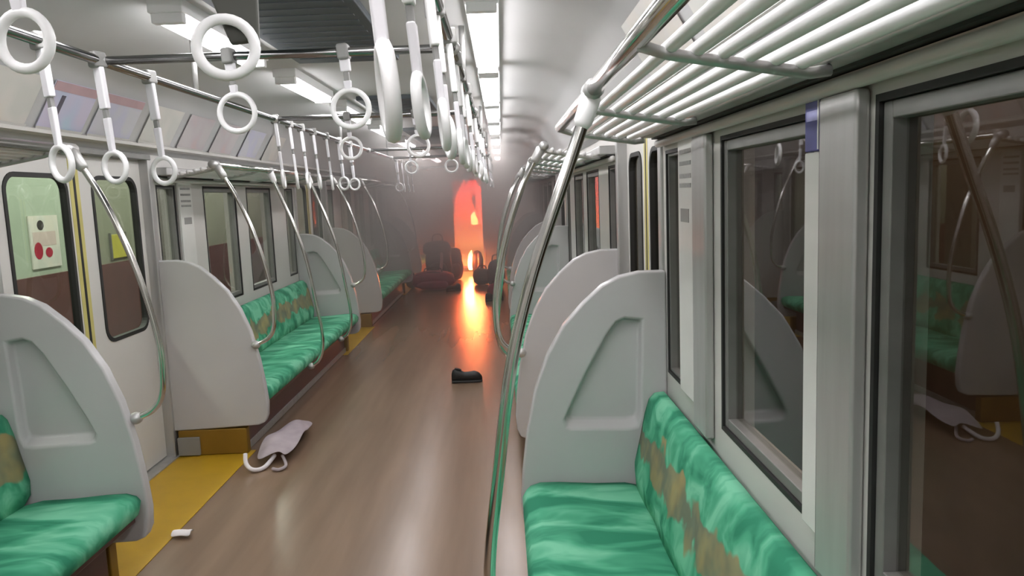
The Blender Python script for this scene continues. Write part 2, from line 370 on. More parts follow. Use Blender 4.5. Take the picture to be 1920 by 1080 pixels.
# ------------------------------------------------------------ benches
def cushion_profile():
    return [(.10, .30), (.095, .39), (.16, .405), (.30, .408), (.46, .42), (.55, .422), (.595, .408), (.613, .375), (.605, .335), (.58, .312), (.50, .30)]
def back_profile():
    return [(.012, .36), (.012, .772), (.03, .792), (.062, .79), (.085, .765), (.105, .70), (.130, .58), (.155, .47), (.150, .40), (.12, .37)]
def pad(side, profile, a, b, amp, axis):
    n = max(8, int((b - a) / .057)); L = []; mid = [sum(p[i] for p in profile) / len(profile) for i in (0, 1)]
    for i in range(n + 1):
        y = a + (b - a) * i / n; e = min(y - a, b - y); sh = 1 if e > .03 else .90 + .1 * (e / .03)
        wv = amp * (abs(math.sin(math.pi * (y - a) / .457)) - 1)
        L.append([(sx(side, mid[0] + (u - mid[0]) * sh + (wv if axis == 0 and u > .06 else 0)), y, mid[1] + (z - mid[1]) * sh - (wv * -1 if axis == 1 and z > .38 else 0)) for u, z in profile])
    return MB().loft(L)
def bench(side, a, b, label):
    t = thing('bench_seat', label, 'bench', (sx(side, .3), (a + b) / 2, 0), 'green longitudinal bench seats')
    pad(side, cushion_profile(), a + .035, b - .035, .010, 1).build('seat_cushion', M['cushion'], t, smooth=True)
    pad(side, back_profile(), a + .035, b - .035, .010, 0).build('backrest', M['back'], t, smooth=True)
    x0, x1 = sorted((sx(side, .03), sx(side, .57))); MB().box(x0, x1, a + .05, b - .05, .285, .31).build('seat_pan', M['maroon'], t, bevel=.004)
    x0, x1 = sorted((sx(side, .02), sx(side, .44))); k = MB().box(x0, x1, a + .06, b - .06, .006, .285).build('kick_panel', M['maroon'], t, bevel=.006)
    x0, x1 = sorted((sx(side, .44), sx(side, .452)))
    MB().box(x0, x1, a + .06, b - .06, .006, .05).build('skirting_strip', M['alu'], k)
    return t
BL = {'left': ['green bench seat at the lower left corner, in front of the closed doors', 'green bench seat across the aisle, beyond the yellow tape doors', 'farther green bench seat on the aisle side of the maroon bag', 'short green bench at the smoky end of the car'],
      'right': ['green bench seat with tan mottled backrest below the dark windows, nearest', 'green bench seat glimpsed behind the curved steel pole', 'far bench seat in the smoke on the dark window side', 'short end bench beside the dark bag near the fire']}
for side in ('left', 'right'):
    for (a, b), l in zip(BENCH[side], BL[side]): bench(side, a, b, l)

# ------------------------------------------------------------ seat-end partitions
OUT = [(0, 1.272), (.11, 1.272), (.19, 1.256), (.26, 1.222), (.34, 1.152), (.42, 1.065), (.49, .945), (.545, .80), (.585, .62), (.608, .45), (.618, .33), (.612, .25), (.592, .205), (.55, .188), (.30, .178), (0, .170)]
REC = [(.10, 1.075), (.17, 1.085), (.205, 1.07), (.245, 1.02), (.33, .87), (.40, .73), (.428, .665), (.42, .64), (.40, .632), (.17, .622), (.125, .63), (.112, .66)]
def i_end(side, y): return y < 3.5
def partition(side, y, face, label):
    """thin moulded screen at y; the recess is on the seat side (face = -1 towards the viewer, +1 away)"""
    t = thing('seat_partition', label, 'partition', (sx(side, .25), y, .17), 'moulded screens at the bench ends')
    mb = MB(); bm = mb.b; th = .055; yf = y + face * th / 2; yb = y - face * th / 2
    o1 = [bm.verts.new((sx(side, u), yf, z)) for u, z in OUT]; i1 = [bm.verts.new((sx(side, u), yf, z)) for u, z in REC]
    es = [bm.edges.new((L[i], L[(i + 1) % len(L)])) for L in (o1, i1) for i in range(len(L))]
    bmesh.ops.triangle_fill(bm, use_beauty=True, edges=es)
    o0 = [bm.verts.new((sx(side, u), yb, z)) for u, z in OUT]; bm.faces.new(o0)
    for i in range(len(OUT)): j = (i + 1) % len(OUT); bm.faces.new((o1[i], o1[j], o0[j], o0[i]))
    cu, cz = .26, .84
    i0 = [bm.verts.new((sx(side, cu + (u - cu) * .95), yf - face * .042, cz + (z - cz) * (.95) + (.022 if z < .7 else 0))) for u, z in REC]
    for i in range(len(REC)): j = (i + 1) % len(REC); bm.faces.new((i1[i], i1[j], i0[j], i0[i]))
    bm.faces.new(i0)
    mb.build('screen', M['part'], t, bevel=.013, seg=3)
    x0, x1 = sorted((sx(side, .03), sx(side, .435 if i_end(side, y) else .47)))
    e = MB().box(x0, x1, y - .03, y + .03, .006, .172).build('end_panel', M['ochre'], t, bevel=.006)
    x0, x1 = sorted((sx(side, .03), sx(side, .17))); yy = y - face * .031
    MB().box(x0, x1, min(yy, yy - face * .02), max(yy, yy - face * .02), .012, .13).build('cover_box', M['grey'], e, bevel=.004)
PL = {'left': ['grey moulded seat screen with triangular recess at the lower left corner', 'plain pale seat screen beyond the yellow-taped doors', 'grey screen with recess at the far end of the second bench', 'pale screen beyond the second pair of doors', 'distant screen in the haze left of the bags', 'last hazy screen before the fire'],
      'right': ['grey moulded screen with triangular recess beside the tan-banded backrest', 'pale screen standing behind the near recessed one, across the doorway', 'hazy screen hidden behind the poles', 'hazy screen beyond the second dark doors', 'screen in smoke near the dark bag', 'last screen before the end wall, dark window side']}
for side in ('left', 'right'):
    ys = [BENCH[side][0][1], BENCH[side][1][0], BENCH[side][1][1], BENCH[side][2][0], BENCH[side][2][1], BENCH[side][3][0]]
    for i, y in enumerate(ys): partition(side, y, -1 if i % 2 == 0 else 1, PL[side][i])

# ------------------------------------------------------------ luggage racks
RF, RZ = .41, 1.852                        # front pipe: distance from the wall, height
def rack(side, a, b, label, n=5):
    t = thing('luggage_rack', label, 'rack', (sx(side, .2), (a + b) / 2, 1.80), 'pipe luggage racks')
    MB().tube([(sx(side, RF), a, RZ), (sx(side, RF), b, RZ)], .019, 12).build('front_pipe', M['steel'], t, smooth=True)
    us = [.355 - .044 * i for i in range(n + 1)]
    for u in us:
        z = 1.795 + (u - .09) * .16
        MB().tube([(sx(side, u), a, z), (sx(side, u), b, z)], .0125, 12).build('bar', M['white'], t, smooth=True)
    x0, x1 = sorted((sx(side, -.005), sx(side, .098)))
    MB().box(x0, x1, a, b, 1.798, 1.85).build('wall_beam', M['alu'], t, bevel=.01)
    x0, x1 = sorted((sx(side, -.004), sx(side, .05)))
    MB().box(x0, x1, a, b, 1.792, 1.799).build('painted_gap_shade', M['rubber'], t)  # black strip standing in for the shadow between beam and blind rail
    c = [1.31, 2.2] if a < 1 else [a + (b - a) * k / 4 for k in (1, 2, 3)]
    for y in [a + .03] + c + [b - .03]:
        mb = MB(); mb.tube([(sx(side, .085), y, 1.788), (sx(side, .12), y, 1.784), (sx(side, .36), y, 1.824), (sx(side, RF), y, RZ - .012)], .0105, 8)
        mb.build('bracket', M['alu'], t, smooth=True)
RL = {'left': ['pipe luggage rack over the near bench on the door poster side', 'pipe luggage rack over the bench across the aisle', 'hazy pipe rack over the farther bench', 'rack at the smoky end, poster side'],
      'right': ['white barred luggage rack above the dark windows, nearest', 'rack behind the curved poles above the second window bay', 'hazy rack above the third window bay', 'rack at the smoky end, dark window side']}
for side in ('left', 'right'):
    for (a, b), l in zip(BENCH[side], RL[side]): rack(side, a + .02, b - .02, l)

# ------------------------------------------------------------ curved grab poles
def smooth_path(P, k=6):
    P = [Vector(p) for p in P]; out = []
    for i in range(len(P) - 1):
        p0, p1, p2, p3 = P[max(i - 1, 0)], P[i], P[i + 1], P[min(i + 2, len(P) - 1)]
        for j in range(k):
            t = j / k; out.append(.5 * ((2 * p1) + (p2 - p0) * t + (2 * p0 - 5 * p1 + 4 * p2 - p3) * t * t + (3 * p1 - p0 - 3 * p2 + p3) * t ** 3))
    return out + [P[-1]]
END = [(.425, 1.84), (.525, 1.66), (.605, 1.46), (.665, 1.25), (.702, 1.05), (.706, .90), (.690, .80), (.645, .745), (.575, .715)]
MID = [(.412, 1.84), (.485, 1.641), (.575, 1.398), (.640, 1.161), (.686, .87), (.722, .60), (.716, .45), (.68, .36), (.618, .318)]
def pole(side, y, kind, label):
    t = thing('grab_pole', label, 'pole', (sx(side, .58), y, .33), 'curved steel grab poles')
    P = smooth_path([(sx(side, u), y, z) for u, z in (END if kind == 'end' else MID)])
    MB().tube(P, .0165 if side == 'right' else .0135, 12).build('tube', M['steel'], t, smooth=True)
    q = P[0]; d = (P[3] - P[0]).normalized()
    MB().tube([q - d * .01, q + d * .005, q + d * .07, q + d * .085], [.018, .026, .024, .017], 12).build('top_socket', M['white'] if kind == 'mid' else M['alu'], t, smooth=True)
    MB().tube([(sx(side, RF), y - .04, RZ), (sx(side, RF), y + .04, RZ)], .026, 12).build('pipe_clamp', M['alu'], t, smooth=True)
    q = P[-1]; MB().ball(q, .03, .03, .026).build('foot_flange', M['alu'], t, smooth=True)
pole('right', 1.95, 'mid', 'big curved steel pole crossing the middle of the view')
pole('right', 4.17, 'end', 'curved steel pole just behind the big one, at the pale screen')
pole('right', 5.9, 'mid', 'third curved pole on the dark window side, half hidden')
pole('right', 7.5, 'end', 'hazy grab pole far along the dark window side')
pole('right', 9.05, 'end', 'hazy pole past the second dark doors')
pole('left', 3.16, 'end', 'slanted pole in front of the closed doors, hooked to the near screen')
pole('left', 4.75, 'end', 'slanted pole over the second bench, shiny in its upper half')
pole('left', 5.87, 'mid', 'darker pole rising from the front of the second bench')
pole('left', 7.0, 'mid', 'thin hazy pole farther along the second bench')
pole('left', 7.95, 'end', 'hooked pole at the far end of the second bench')
pole('left', 9.55, 'end', 'hazy pole at the start of the farther bench')
pole('left', 12.7, 'end', 'faint pole near the bags on the bench side')

# ------------------------------------------------------------ strap rails and hanging straps
RAILX = {'left': -1.31, 'right': -.145}; RAILZ = 2.09
for side in ('left', 'right'):
    x = RAILX[side]
    t = thing('strap_rail', 'long dark ceiling rail carrying the row of straps on the %s side' % ('poster' if side == 'left' else 'dark window'), 'rail', (x, 7, RAILZ), 'lengthwise strap rails')
    MB().tube([(x, Y0 + .1, RAILZ), (x, 15.8, RAILZ)], .016, 12).build('rail_pipe', M['dsteel'], t, smooth=True)
    for y in (.45, 3.4, 6.4, 9.0, 12.0, 15.0):
        MB().tube([(x, y, RAILZ - .01), (x, y, 2.335)], .012, 8).build('hanger', M['alu'], t, smooth=True)
BARS = [1.41, 2.60, 4.54, 7.7, 9.3, 12.6]
BLAB = ['crosswise strap bar overhead, out of the top of the view', 'dark crosswise strap bar below the long ceiling lamp', 'second crosswise bar, behind the first one', 'hazy crosswise bar third from the camera', 'hazy crosswise bar fourth from the camera', 'faint crosswise bar nearest the fire']
for y, l in zip(BARS, BLAB):
    t = thing('strap_crossbar', l, 'rail', (-.725, y, RAILZ), 'crosswise strap bars')
    MB().tube([(RAILX['left'], y, RAILZ), (RAILX['right'], y, RAILZ)], .0145, 12).build('bar_pipe', M['dsteel'], t, smooth=True)
    for x in RAILX.values(): MB().ball((x, y, RAILZ), .028, .03, .024).build('rail_joint', M['alu'], t, smooth=True)

def strap(loc, yaw, drop, rr, sleeve, label, group, ring_only=0, wide=.034, sl=.16, lean=4.0, taper=None, off=(0, 0, 0)):
    """loc: point on the rail; drop: rail to ring centre; yaw: direction of the ring's normal from +Y"""
    x, y, z = loc; t = thing('hanging_strap', label, 'strap', loc, group)
    c, s = math.cos(yaw), math.sin(yaw)
    def plank(w, d, z0, z1, w1=None):
        w1 = w1 or w; e1 = Vector((c, -s, 0)); e2 = Vector((s, c, 0)); o = Vector((x, y, 0))
        rg = []
        for ww, zz in ((w, z0), (w1, z1)):
            rg.append([o + e1 * (a * ww / 2) + e2 * (b * d / 2) + Vector((0, 0, zz)) for a, b in ((-1, -1), (1, -1), (1, 1), (-1, 1))])
        return MB().loft(rg)
    zr = z - drop
    plank(wide + .004, .05, z - .026, z + .026).build('loop', M['grey'], t, bevel=.008)
    plank(wide, .02, z - .02, z - .02 - sl, taper).build('sleeve', sleeve, t, bevel=.005)
    zb = z - .02 - sl
    if taper is None: plank(wide * .55, .013, zb, zb - .03).build('buckle', M['grey'], t, bevel=.003)
    if taper is None: plank(wide * .8, .016, zb - .028, zr + rr - .004, wide * .6).build('lower_strap', M['lilac'], t, bevel=.004)
    MB().torus((x + off[0], y + off[1], zr + off[2]), rr, .0095, yaw).build('ring', M['white'], t, smooth=True)
    t.rotation_euler = (0, math.radians(-lean), 0)
    return t
ORD = ['first', 'second', 'third', 'fourth', 'fifth', 'sixth', 'seventh', 'eighth', 'ninth', 'tenth', 'eleventh', 'twelfth', 'thirteenth', 'fourteenth', 'fifteenth', 'sixteenth', 'seventeenth', 'eighteenth', 'nineteenth', 'twentieth']
ys = [2.27, 2.58, 2.95, 4.55, 4.85, 5.13, 5.45, 5.85, 6.3, 6.75, 9.7, 10.2, 10.7, 11.2]
for i, y in enumerate(ys):
    strap((RAILX['left'], y, RAILZ), math.radians([30, 22, 16, 80, 74, 84, 70, 78][i % 8]), .35, .049, M['lilac'], 'white ring strap on the poster side rail, %s from the camera' % ORD[i], 'straps on the poster side rail', sl=.14)
ys = [.88, 1.32, 1.68, 2.05, 2.42, 2.80, 3.2, 3.6, 4.1, 4.7, 5.1, 5.5, 5.9, 6.3, 6.7, 9.7, 10.2, 10.7]
for i, y in enumerate(ys):
    strap((RAILX['right'] + random.uniform(-.012, .012), y, RAILZ), math.radians([78, 92, 82, 74, 88, 96][i % 6]), .37 if i == 0 else .335, .049, M['white'], 'white strap on the central bright row, %s from the camera' % ORD[i], 'straps on the window side rail', sl=.15, wide=.038)
T = [(1.41, -.853, 'large blurred ring cut by the upper left edge'), (1.41, -.505, 'large ring hanging in front of the long ceiling lamp, dark olive sleeve'),
     (2.60, -.885, 'ring strap below the crossbar, left of the tall one'), (2.60, -.505, 'tall white ring strap at the end of the dark crossbar'),
     (4.54, -.885, 'small grey ring right under the tall crossbar ring'), (4.54, -.49, 'small ring beside the bright strap row, on the second crossbar'),
     (7.7, -.9, 'faint ring on the third crossbar, bench side'), (7.7, -.5, 'faint ring on the third crossbar, window side')]
for i, (y, x, l) in enumerate(T):
    if i == 1:
        t = strap((-.48, y, RAILZ), math.radians(-12), .185, .049, M['olive'], l, 'straps on the crosswise bars', sl=.185, wide=.12, lean=9, taper=.05, off=(-.027, -.03, -.028))
        continue
    strap((x, y, RAILZ), math.radians([8, -12, 6, 3, 5, -6, 4, 2][i]), .185, .049 if i < 2 else .061, M['lilac'], l, 'straps on the crosswise bars', sl=.045)

# ------------------------------------------------------------ ceiling lamps
def lamp(x, a, b, label, tilt):
    t = thing('ceiling_light', label, 'ceiling light', (x, (a + b) / 2, 2.27), 'fluorescent ceiling lights')
    MB().box(x - .064, x + .064, a - .03, b + .03, 2.292, 2.345).build('housing', M['white'], t, bevel=.006)
    MB().box(x - .048, x + .048, a, b, 2.262, 2.292).build('diffuser', M['lamp'], t, bevel=.006)
    for y in (a, b): MB().box(x - .056, x + .056, y - .02, y + .02, 2.258, 2.294).build('end_cap', M['white'], t, bevel=.004)
SEG = [(-1.9, -.7), (-.45, .75), (1.05, 2.45), (2.85, 3.80), (4.35, 5.25), (5.75, 6.8), (7.3, 8.4), (9.2, 10.3), (11.2, 12.4), (13.4, 14.8)]
SEGR = SEG[:3] + [(2.85, 4.25), (4.4, 5.8), (5.95, 7.1), (7.4, 8.5)] + SEG[7:]
for x, nm in ((-1.175, 'poster side'), (-.045, 'window side')):
    for i, (a, b) in enumerate(SEG if x < -1 else SEGR):
        lamp(x, a, b, ('white ceiling light of the %s row, %s' % (nm, ['behind the viewer', 'above the viewer', 'nearest in view', 'second in view', 'third in view', 'fourth in view', 'fifth in view, hazy', 'sixth in view, dim in smoke', 'last but one before the fire', 'last before the fire'][i])), 0)

# ------------------------------------------------------------ posters on the coving
def poster(side, y, w, m, label, hgt=.235, band=None, u0=.065, z0=1.992, tiltu=.118, figure=False):
    t = thing('advert_poster', label, 'poster', (sx(side, u0), y, z0), 'advert posters along the coving')
    k = hgt / math.hypot(tiltu, .20); u1, z1 = u0 + tiltu * k, z0 + .20 * k
    def sheet(ya, yb, f0, f1, lift):
        P = [(u0 + (u1 - u0) * f + lift * .86, z0 + (z1 - z0) * f - lift * .5) for f in (f0, f1)]; Q = [(u - .002, z + .001) for u, z in P]
        return MB().loft([[(sx(side, u), yy, z) for u, z in (P[0], P[1], Q[1], Q[0])] for yy in (ya, yb)])
    sheet(y - w / 2, y + w / 2, 0, 1, .004).build('sheet', m, t)
    if band: sheet(y - w / 2 + .004, y + w / 2 - .004, .80, .99, .006).build('header_band', band, t)
    if figure: sheet(y - w / 2 + .09, y - w / 2 + .12, .12, .72, .006).build('dark_figure', M['dark_fig'], t)
    sheet(y - w / 2 - .006, y + w / 2 + .006, -.09, .02, .010).build('ledge_clip', M['door'], t)
poster('left', 3.22, .46, M['p_cream'], 'cream advert poster at the upper left edge', figure=True)
poster('left', 3.72, .37, M['p_blue'], 'sky blue and lilac advert poster with a rose top band', band=M['rose'], figure=True)
poster('left', 4.18, .43, M['p_lilac'], 'plain lilac advert poster beside the sky blue one', band=M['rose'])
poster('left', 4.72, .42, M['p_cream'], 'cream panel poster above the door end, unprinted')
poster('left', 5.25, .42, M['p_pink'], 'pinkish poster over the start of the second bench')
poster('left', 5.8, .42, M['p_pink'], 'pinkish poster, next one along the second bench')
poster('left', 6.4, .42, M['p_lilac'], 'hazy lilac poster over the second bench')
poster('left', 7.0, .42, M['p_cream'], 'hazy cream poster at the end of the second bench')
poster('right', 1.80, .62, M['p_cream'], 'cream poster above the near luggage rack', band=M['magenta'])
poster('right', 1.10, .60, M['p_pink'], 'pinkish poster above the near rack, out at the top')
poster('right', 2.55, .62, M['p_cream'], 'blank cream poster above the rack end')

# ------------------------------------------------------------ window pillar covers and stickers
def pillar(side, y0, y1, m, label, kind):
    t = thing('sign_strip', label, 'sign', (sx(side, .012), (y0 + y1) / 2, .87))
    x0, x1 = sorted((sx(side, .004), sx(side, .022)))
    if kind == 'blue':
        MB().box(x0, x1, y0, y1, .87, 1.66).build('white_part', M['pale'], t, bevel=.003)
        b = MB().box(x0, x1, y0, y1, 1.662, 1.77).build('blue_part', M['blue'], t, bevel=.003)
        xa, xb = sorted((sx(side, .022), sx(side, .0235)))
        MB().box(xa, xb, y0 + .01, y1 - .012, 1.722, 1.742).build('pale_mark', mat('blue_sticker_mark', (.30, .30, .55), .4, var=.15, scale=50), b)
        MB().box(xa, xb, y0 + .004, y0 + .010, 1.665, 1.768).build('pale_edge', M['pale'], b)
    else:
        s = MB().box(x0, x1, y0, y1, .87, 1.765).build('white_strip', M['pale'], t, bevel=.003)
        xa, xb = sorted((sx(side, .022), sx(side, .0235))); mb = MB()
        for k, z in enumerate((1.715, 1.675, 1.632, 1.60)): MB().box(xa, xb, y0 + .02, y1 - .03, z, z + .014).build('print_line', M['ink'], s)
        MB().box(xa, xb, y0 + .05, y1 - .04, 1.482, 1.528).build('dark_square', M['grey'], s)
pillar('right', 2.50, 2.705, M['pale'], 'pale strip with grey print and dark square on the window pillar', 'strip')
pillar('right', 1.50, 1.575, M['blue'], 'narrow pillar strip, blue sticker on top of a white one', 'blue')
pillar('left', 5.12, 5.33, M['pale'], 'pale printed strip on the pillar beside the second bench', 'strip')
for side, y0, y1, l in (('right', 1.335, 1.49, 'broad grey pillar cover between the two large dark windows'), ('right', 2.325, 2.485, 'grey pillar cover left of the middle dark window')):
    t = thing('pillar_cover', l, 'cover', (sx(side, .01), (y0 + y1) / 2, .80))
    x0, x1 = sorted((sx(side, .001), sx(side, .03)))
    MB().box(x0, x1, y0, y1, .80, 1.76).build('face', M['alu'], t, bevel=.008)
    MB().box(*sorted((sx(side, .001), sx(side, .024))), y1, y1 + .008, .80, 1.76).build('groove', M['rubber'], t)

# ------------------------------------------------------------ things on the floor
def shoe(loc, L, yaw, label, m=None, hs=1.3):
    t = thing('shoe', label, 'shoe', loc); m = m or M['black']; ca, sa = math.cos(yaw), math.sin(yaw)
    def rg(f, w, h0, h1):
        n = 12; P = []
        for k in range(n):
            a = 2 * math.pi * k / n; px, py, pz = f * L, math.cos(a) * w / 2, h0 + (h1 - h0) * (.5 + .5 * math.sin(a))
            P.append((loc[0] + px * ca - py * sa, loc[1] + px * sa + py * ca, loc[2] + pz * hs))
        return P
    S = [(-.5, .03, .016, .06), (-.46, .06, .016, .088), (-.36, .072, .016, .098), (-.22, .07, .016, .088), (-.08, .07, .016, .070), (.08, .08, .016, .072), (.24, .09, .016, .078), (.38, .082, .016, .066), (.47, .055, .016, .046), (.5, .02, .018, .03)]
    MB().loft([rg(f, w, a, b) for f, w, a, b in S]).build('upper', m, t, smooth=True)
    MB().loft([rg(f, w + .008, .0, .02) for f, w, a, b in S]).build('sole', M['sole'], t, smooth=True)
    MB().loft([rg(f, w, a, b) for f, w, a, b in ((-.38, .045, .094, .100), (-.30, .052, .092, .099), (-.18, .045, .082, .088))]).build('opening', M['sole'], t, smooth=True)
shoe((-.36, 6.42, 0), .265, math.radians(2), 'single black shoe lying alone in the middle of the aisle')

def crumple(name, label, cat, m, grid, loc, th=.004, group=None):
    """grid: rows of (x, y, z) points relative to loc -> subdivided thin sheet"""
    mb = MB(); V = [[mb.b.verts.new((loc[0] + p[0], loc[1] + p[1], loc[2] + p[2])) for p in r] for r in grid]
    for r0, r1 in zip(V, V[1:]):
        for i in range(len(r0) - 1): mb.b.faces.new((r0[i], r0[i + 1], r1[i + 1], r1[i]))
    o = mb.build(name, m, None, smooth=True, origin=loc); tag(o, label, cat, group)
    a = o.modifiers.new('solid', 'SOLIDIFY'); a.thickness = th; a.offset = 1
    b = o.modifiers.new('sub', 'SUBSURF'); b.levels = 2; b.render_levels = 2
    return o
# mauve-white cloth bag sagging along the bench foot
g = []
for i in range(9):
    f = i / 8; row = []
    for j in range(5):
        k = j / 4 - .5
        w = .20 * (.75 + .5 * math.sin(math.pi * min(1, f * 1.1)))
        row.append((-.02 + .03 * f + k * w + .014 * math.sin(5 * f + 3 * k), .70 * f + .05 * math.sin(7 * k + f), .02 + (.115 * math.sin(math.pi * (.14 + .72 * f)) * (1 - 1.5 * k * k)) + .014 * math.sin(11 * f + 5 * k)))
    g.append(row)
cl = thing('cloth_bag', 'crumpled mauve white cloth bag at the foot of the second bench', 'bag', (-1.46, 4.50, 0.004))
def sheet_part(name, m, grid, parent, loc, th=.005):
    o = crumple(name, '', '', m, grid, loc, th); del o['label']; del o['category']; o.parent = parent; o.location = Vector(loc) - wloc(parent); return o
sheet_part('body', M['cloth'], g, cl, (-1.46, 4.50, .004))
P = smooth_path([(-1.47, 4.56, .05), (-1.50, 4.44, .018), (-1.555, 4.40, .02), (-1.60, 4.42, .05), (-1.615, 4.46, .10)])
MB().tube(P, .013, 8).build('handle', M['paper'], cl, smooth=True)
P = smooth_path([(-1.42, 4.55, .05), (-1.375, 4.46, .018), (-1.40, 4.40, .014), (-1.445, 4.42, .014)])
MB().tube(P, .010, 8).build('handle', M['cloth'], cl, smooth=True)
# folded tissue packet
g = [[(-.048 + .0965 * i / 3, -.03 + .06 * j / 3, .004 + .012 * math.sin(2.1 * i + j) ** 2 + (.012 if j in (1, 2) else 0)) for i in range(4)] for j in range(4)]
crumple('tissue_packet', 'small folded white paper on the edge of the yellow floor strip', 'paper', M['paper'], g, (-1.625, 3.55, .003), .010)

def lumpy(mb, c, rx, ry, rz, seed, amp=.14, p=2.6):
    b0 = len(mb.b.verts); mb.ball((0, 0, 0), 1, 1, 1, 20, 12); mb.b.verts.ensure_lookup_table()
    for v in mb.b.verts[b0:]:
        d = v.co.normalized(); q = (abs(d.x) ** p + abs(d.y) ** p + abs(d.z) ** p) ** (-1 / p)
        k = q * (1 + amp * noise.noise(d * 1.7 + Vector((seed, seed * 2, 0))))
        v.co = Vector((c[0] + d.x * k * rx, c[1] + d.y * k * ry, max(.006, c[2] + d.z * k * rz)))
    return mb
def bag(name, label, x, y, w, d, h, m, seed, parts=()):
    t = thing(name, label, 'bag', (x, y, 0))
    lumpy(MB(), (x, y, h / 2), w / 2, d / 2, h / 2, seed).build('body', m, t, smooth=True)
    for p in parts:
        if p == 'handle':
            P = smooth_path([(x - w * .22, y - d * .1, h * .86), (x - w * .16, y - d * .1, h * 1.13), (x + w * .16, y - d * .1, h * 1.13), (x + w * .22, y - d * .1, h * .86)])
            MB().tube(P, .012, 8).build('handle', M['sole'], t, smooth=True)
        if p == 'strap':
            P = smooth_path([(x + w * .10, y - d * .30, h * .90), (x + w * .16, y - d * .56, h * .65), (x + w * .10, y - d * .58, h * .36), (x + w * .02, y - d * .50, h * .16)])
            MB().tube(P, .028, 8).build('shoulder_strap', M['pink'], t, smooth=True)
        if p == 'pocket': lumpy(MB(), (x, y - d * .42, h * .32), w * .36, d * .18, h * .22, seed + 3).build('front_pocket', m, t, smooth=True)
        if p == 'flap': lumpy(MB(), (x - w * .04, y - d * .05, h * .84), w * .56, d * .54, h * .17, seed + 5).build('top_flap', m, t, smooth=True)
        if p == 'zip': MB().tube(smooth_path([(x - w * .40, y - d * .25, h * .80), (x, y - d * .36, h * .96), (x + w * .40, y - d * .25, h * .80)]), .009, 6).build('zip', M['sole'], t, smooth=True)
bag('duffel_bag', 'maroon duffel bag lying on the aisle floor before the fire', -1.235, 13.1, .72, .40, .34, M['bagred'], 1.3, ('handle', 'zip', 'pocket'))
bag('backpack', 'tall dark backpack standing behind the maroon duffel', -1.20, 13.9, .46, .34, .80, M['bag'], 4.1, ('flap', 'strap', 'pocket', 'handle'))
bag('shopping_bag', 'dark grey bag slumped left of the maroon duffel', -1.66, 13.5, .20, .26, .24, M['bagolive'], 2.2, ('handle',))
bag('suitcase', 'dark brown bag in front of the flames, reddish on top', -.925, 14.6, .27, .30, .62, M['bagbrown'], 6.3, ('pocket', 'zip'))
bag('rucksack', 'small dark rucksack at the flame edge, window side', -.52, 15.0, .22, .24, .52, M['bag'], 7.7, ('strap',))
bag('canvas_bag', 'low olive canvas bag right of the flames', -.40, 13.6, .34, .30, .30, M['bagolive'], 8.8, ('handle',))
bag('black_bag', 'dark bag standing against the bench by the curved pole', -.14, 13.0, .30, .30, .50, M['bag'], 9.1, ('handle',))
bag('hand_bag', 'small pink brown bag on the floor by the curved pole', -.16, 12.0, .26, .26, .20, M['bagred'], 3.4, ('handle',))
shoe((-.17, 11.45, 0), .28, math.radians(10), 'dark shoe on the aisle floor just left of the curved pole')
shoe((-.88, 12.85, 0), .26, math.radians(200), 'dark red shoe beside the maroon duffel')

# ------------------------------------------------------------ platform notices
t = thing('wall_poster', 'white platform poster with a dark disc and two red patches, seen through the door window', 'poster', (-4.6, 7.66, 1.05))
MB().box(-4.598, -4.585, 7.42, 7.90, 1.05, 1.57).build('sheet', M['p_cream'], t)
def disc(y, z, ry, rz, m, name, x=-4.583):
    MB().loft([[(xx, y + ry * math.cos(a), z + rz * math.sin(a)) for a in [2 * math.pi * k / 14 for k in range(14)]] for xx in (x - .001, x)]).build(name, m, t)
disc(7.60, 1.475, .055, .05, M['bag'], 'dark_disc')
disc(7.53, 1.225, .07, .085, M['red'], 'red_patch'); disc(7.70, 1.20, .06, .05, M['red'], 'red_patch', -4.582)
MB().box(-4.5845, -4.5835, 7.46, 7.84, 1.27, 1.41).build('pale_pink_patch', mat('poster_pale_pink', (.62, .50, .48), .5, var=.06), t)
t = thing('notice_board', 'yellow notice on the platform wall behind the second door window', 'sign', (-4.6, 9.1, 1.03))
MB().box(-4.598, -4.58, 8.93, 9.27, 1.03, 1.31).build('face', M['ysign'], t, bevel=.004)
MB().box(-4.599, -4.575, 8.91, 8.93, 1.01, 1.33).box(-4.599, -4.575, 9.27, 9.29, 1.01, 1.33).build('edge_frame', M['dalu'], t)
for y in (6.6, 10.6, 13.4):
    struct(MB().box(-3.15, -2.75, y, y + .4, -.02, 3.4).build('column_%d' % int(y), M['plat'], origin=(-2.95, y + .2, -.02)))

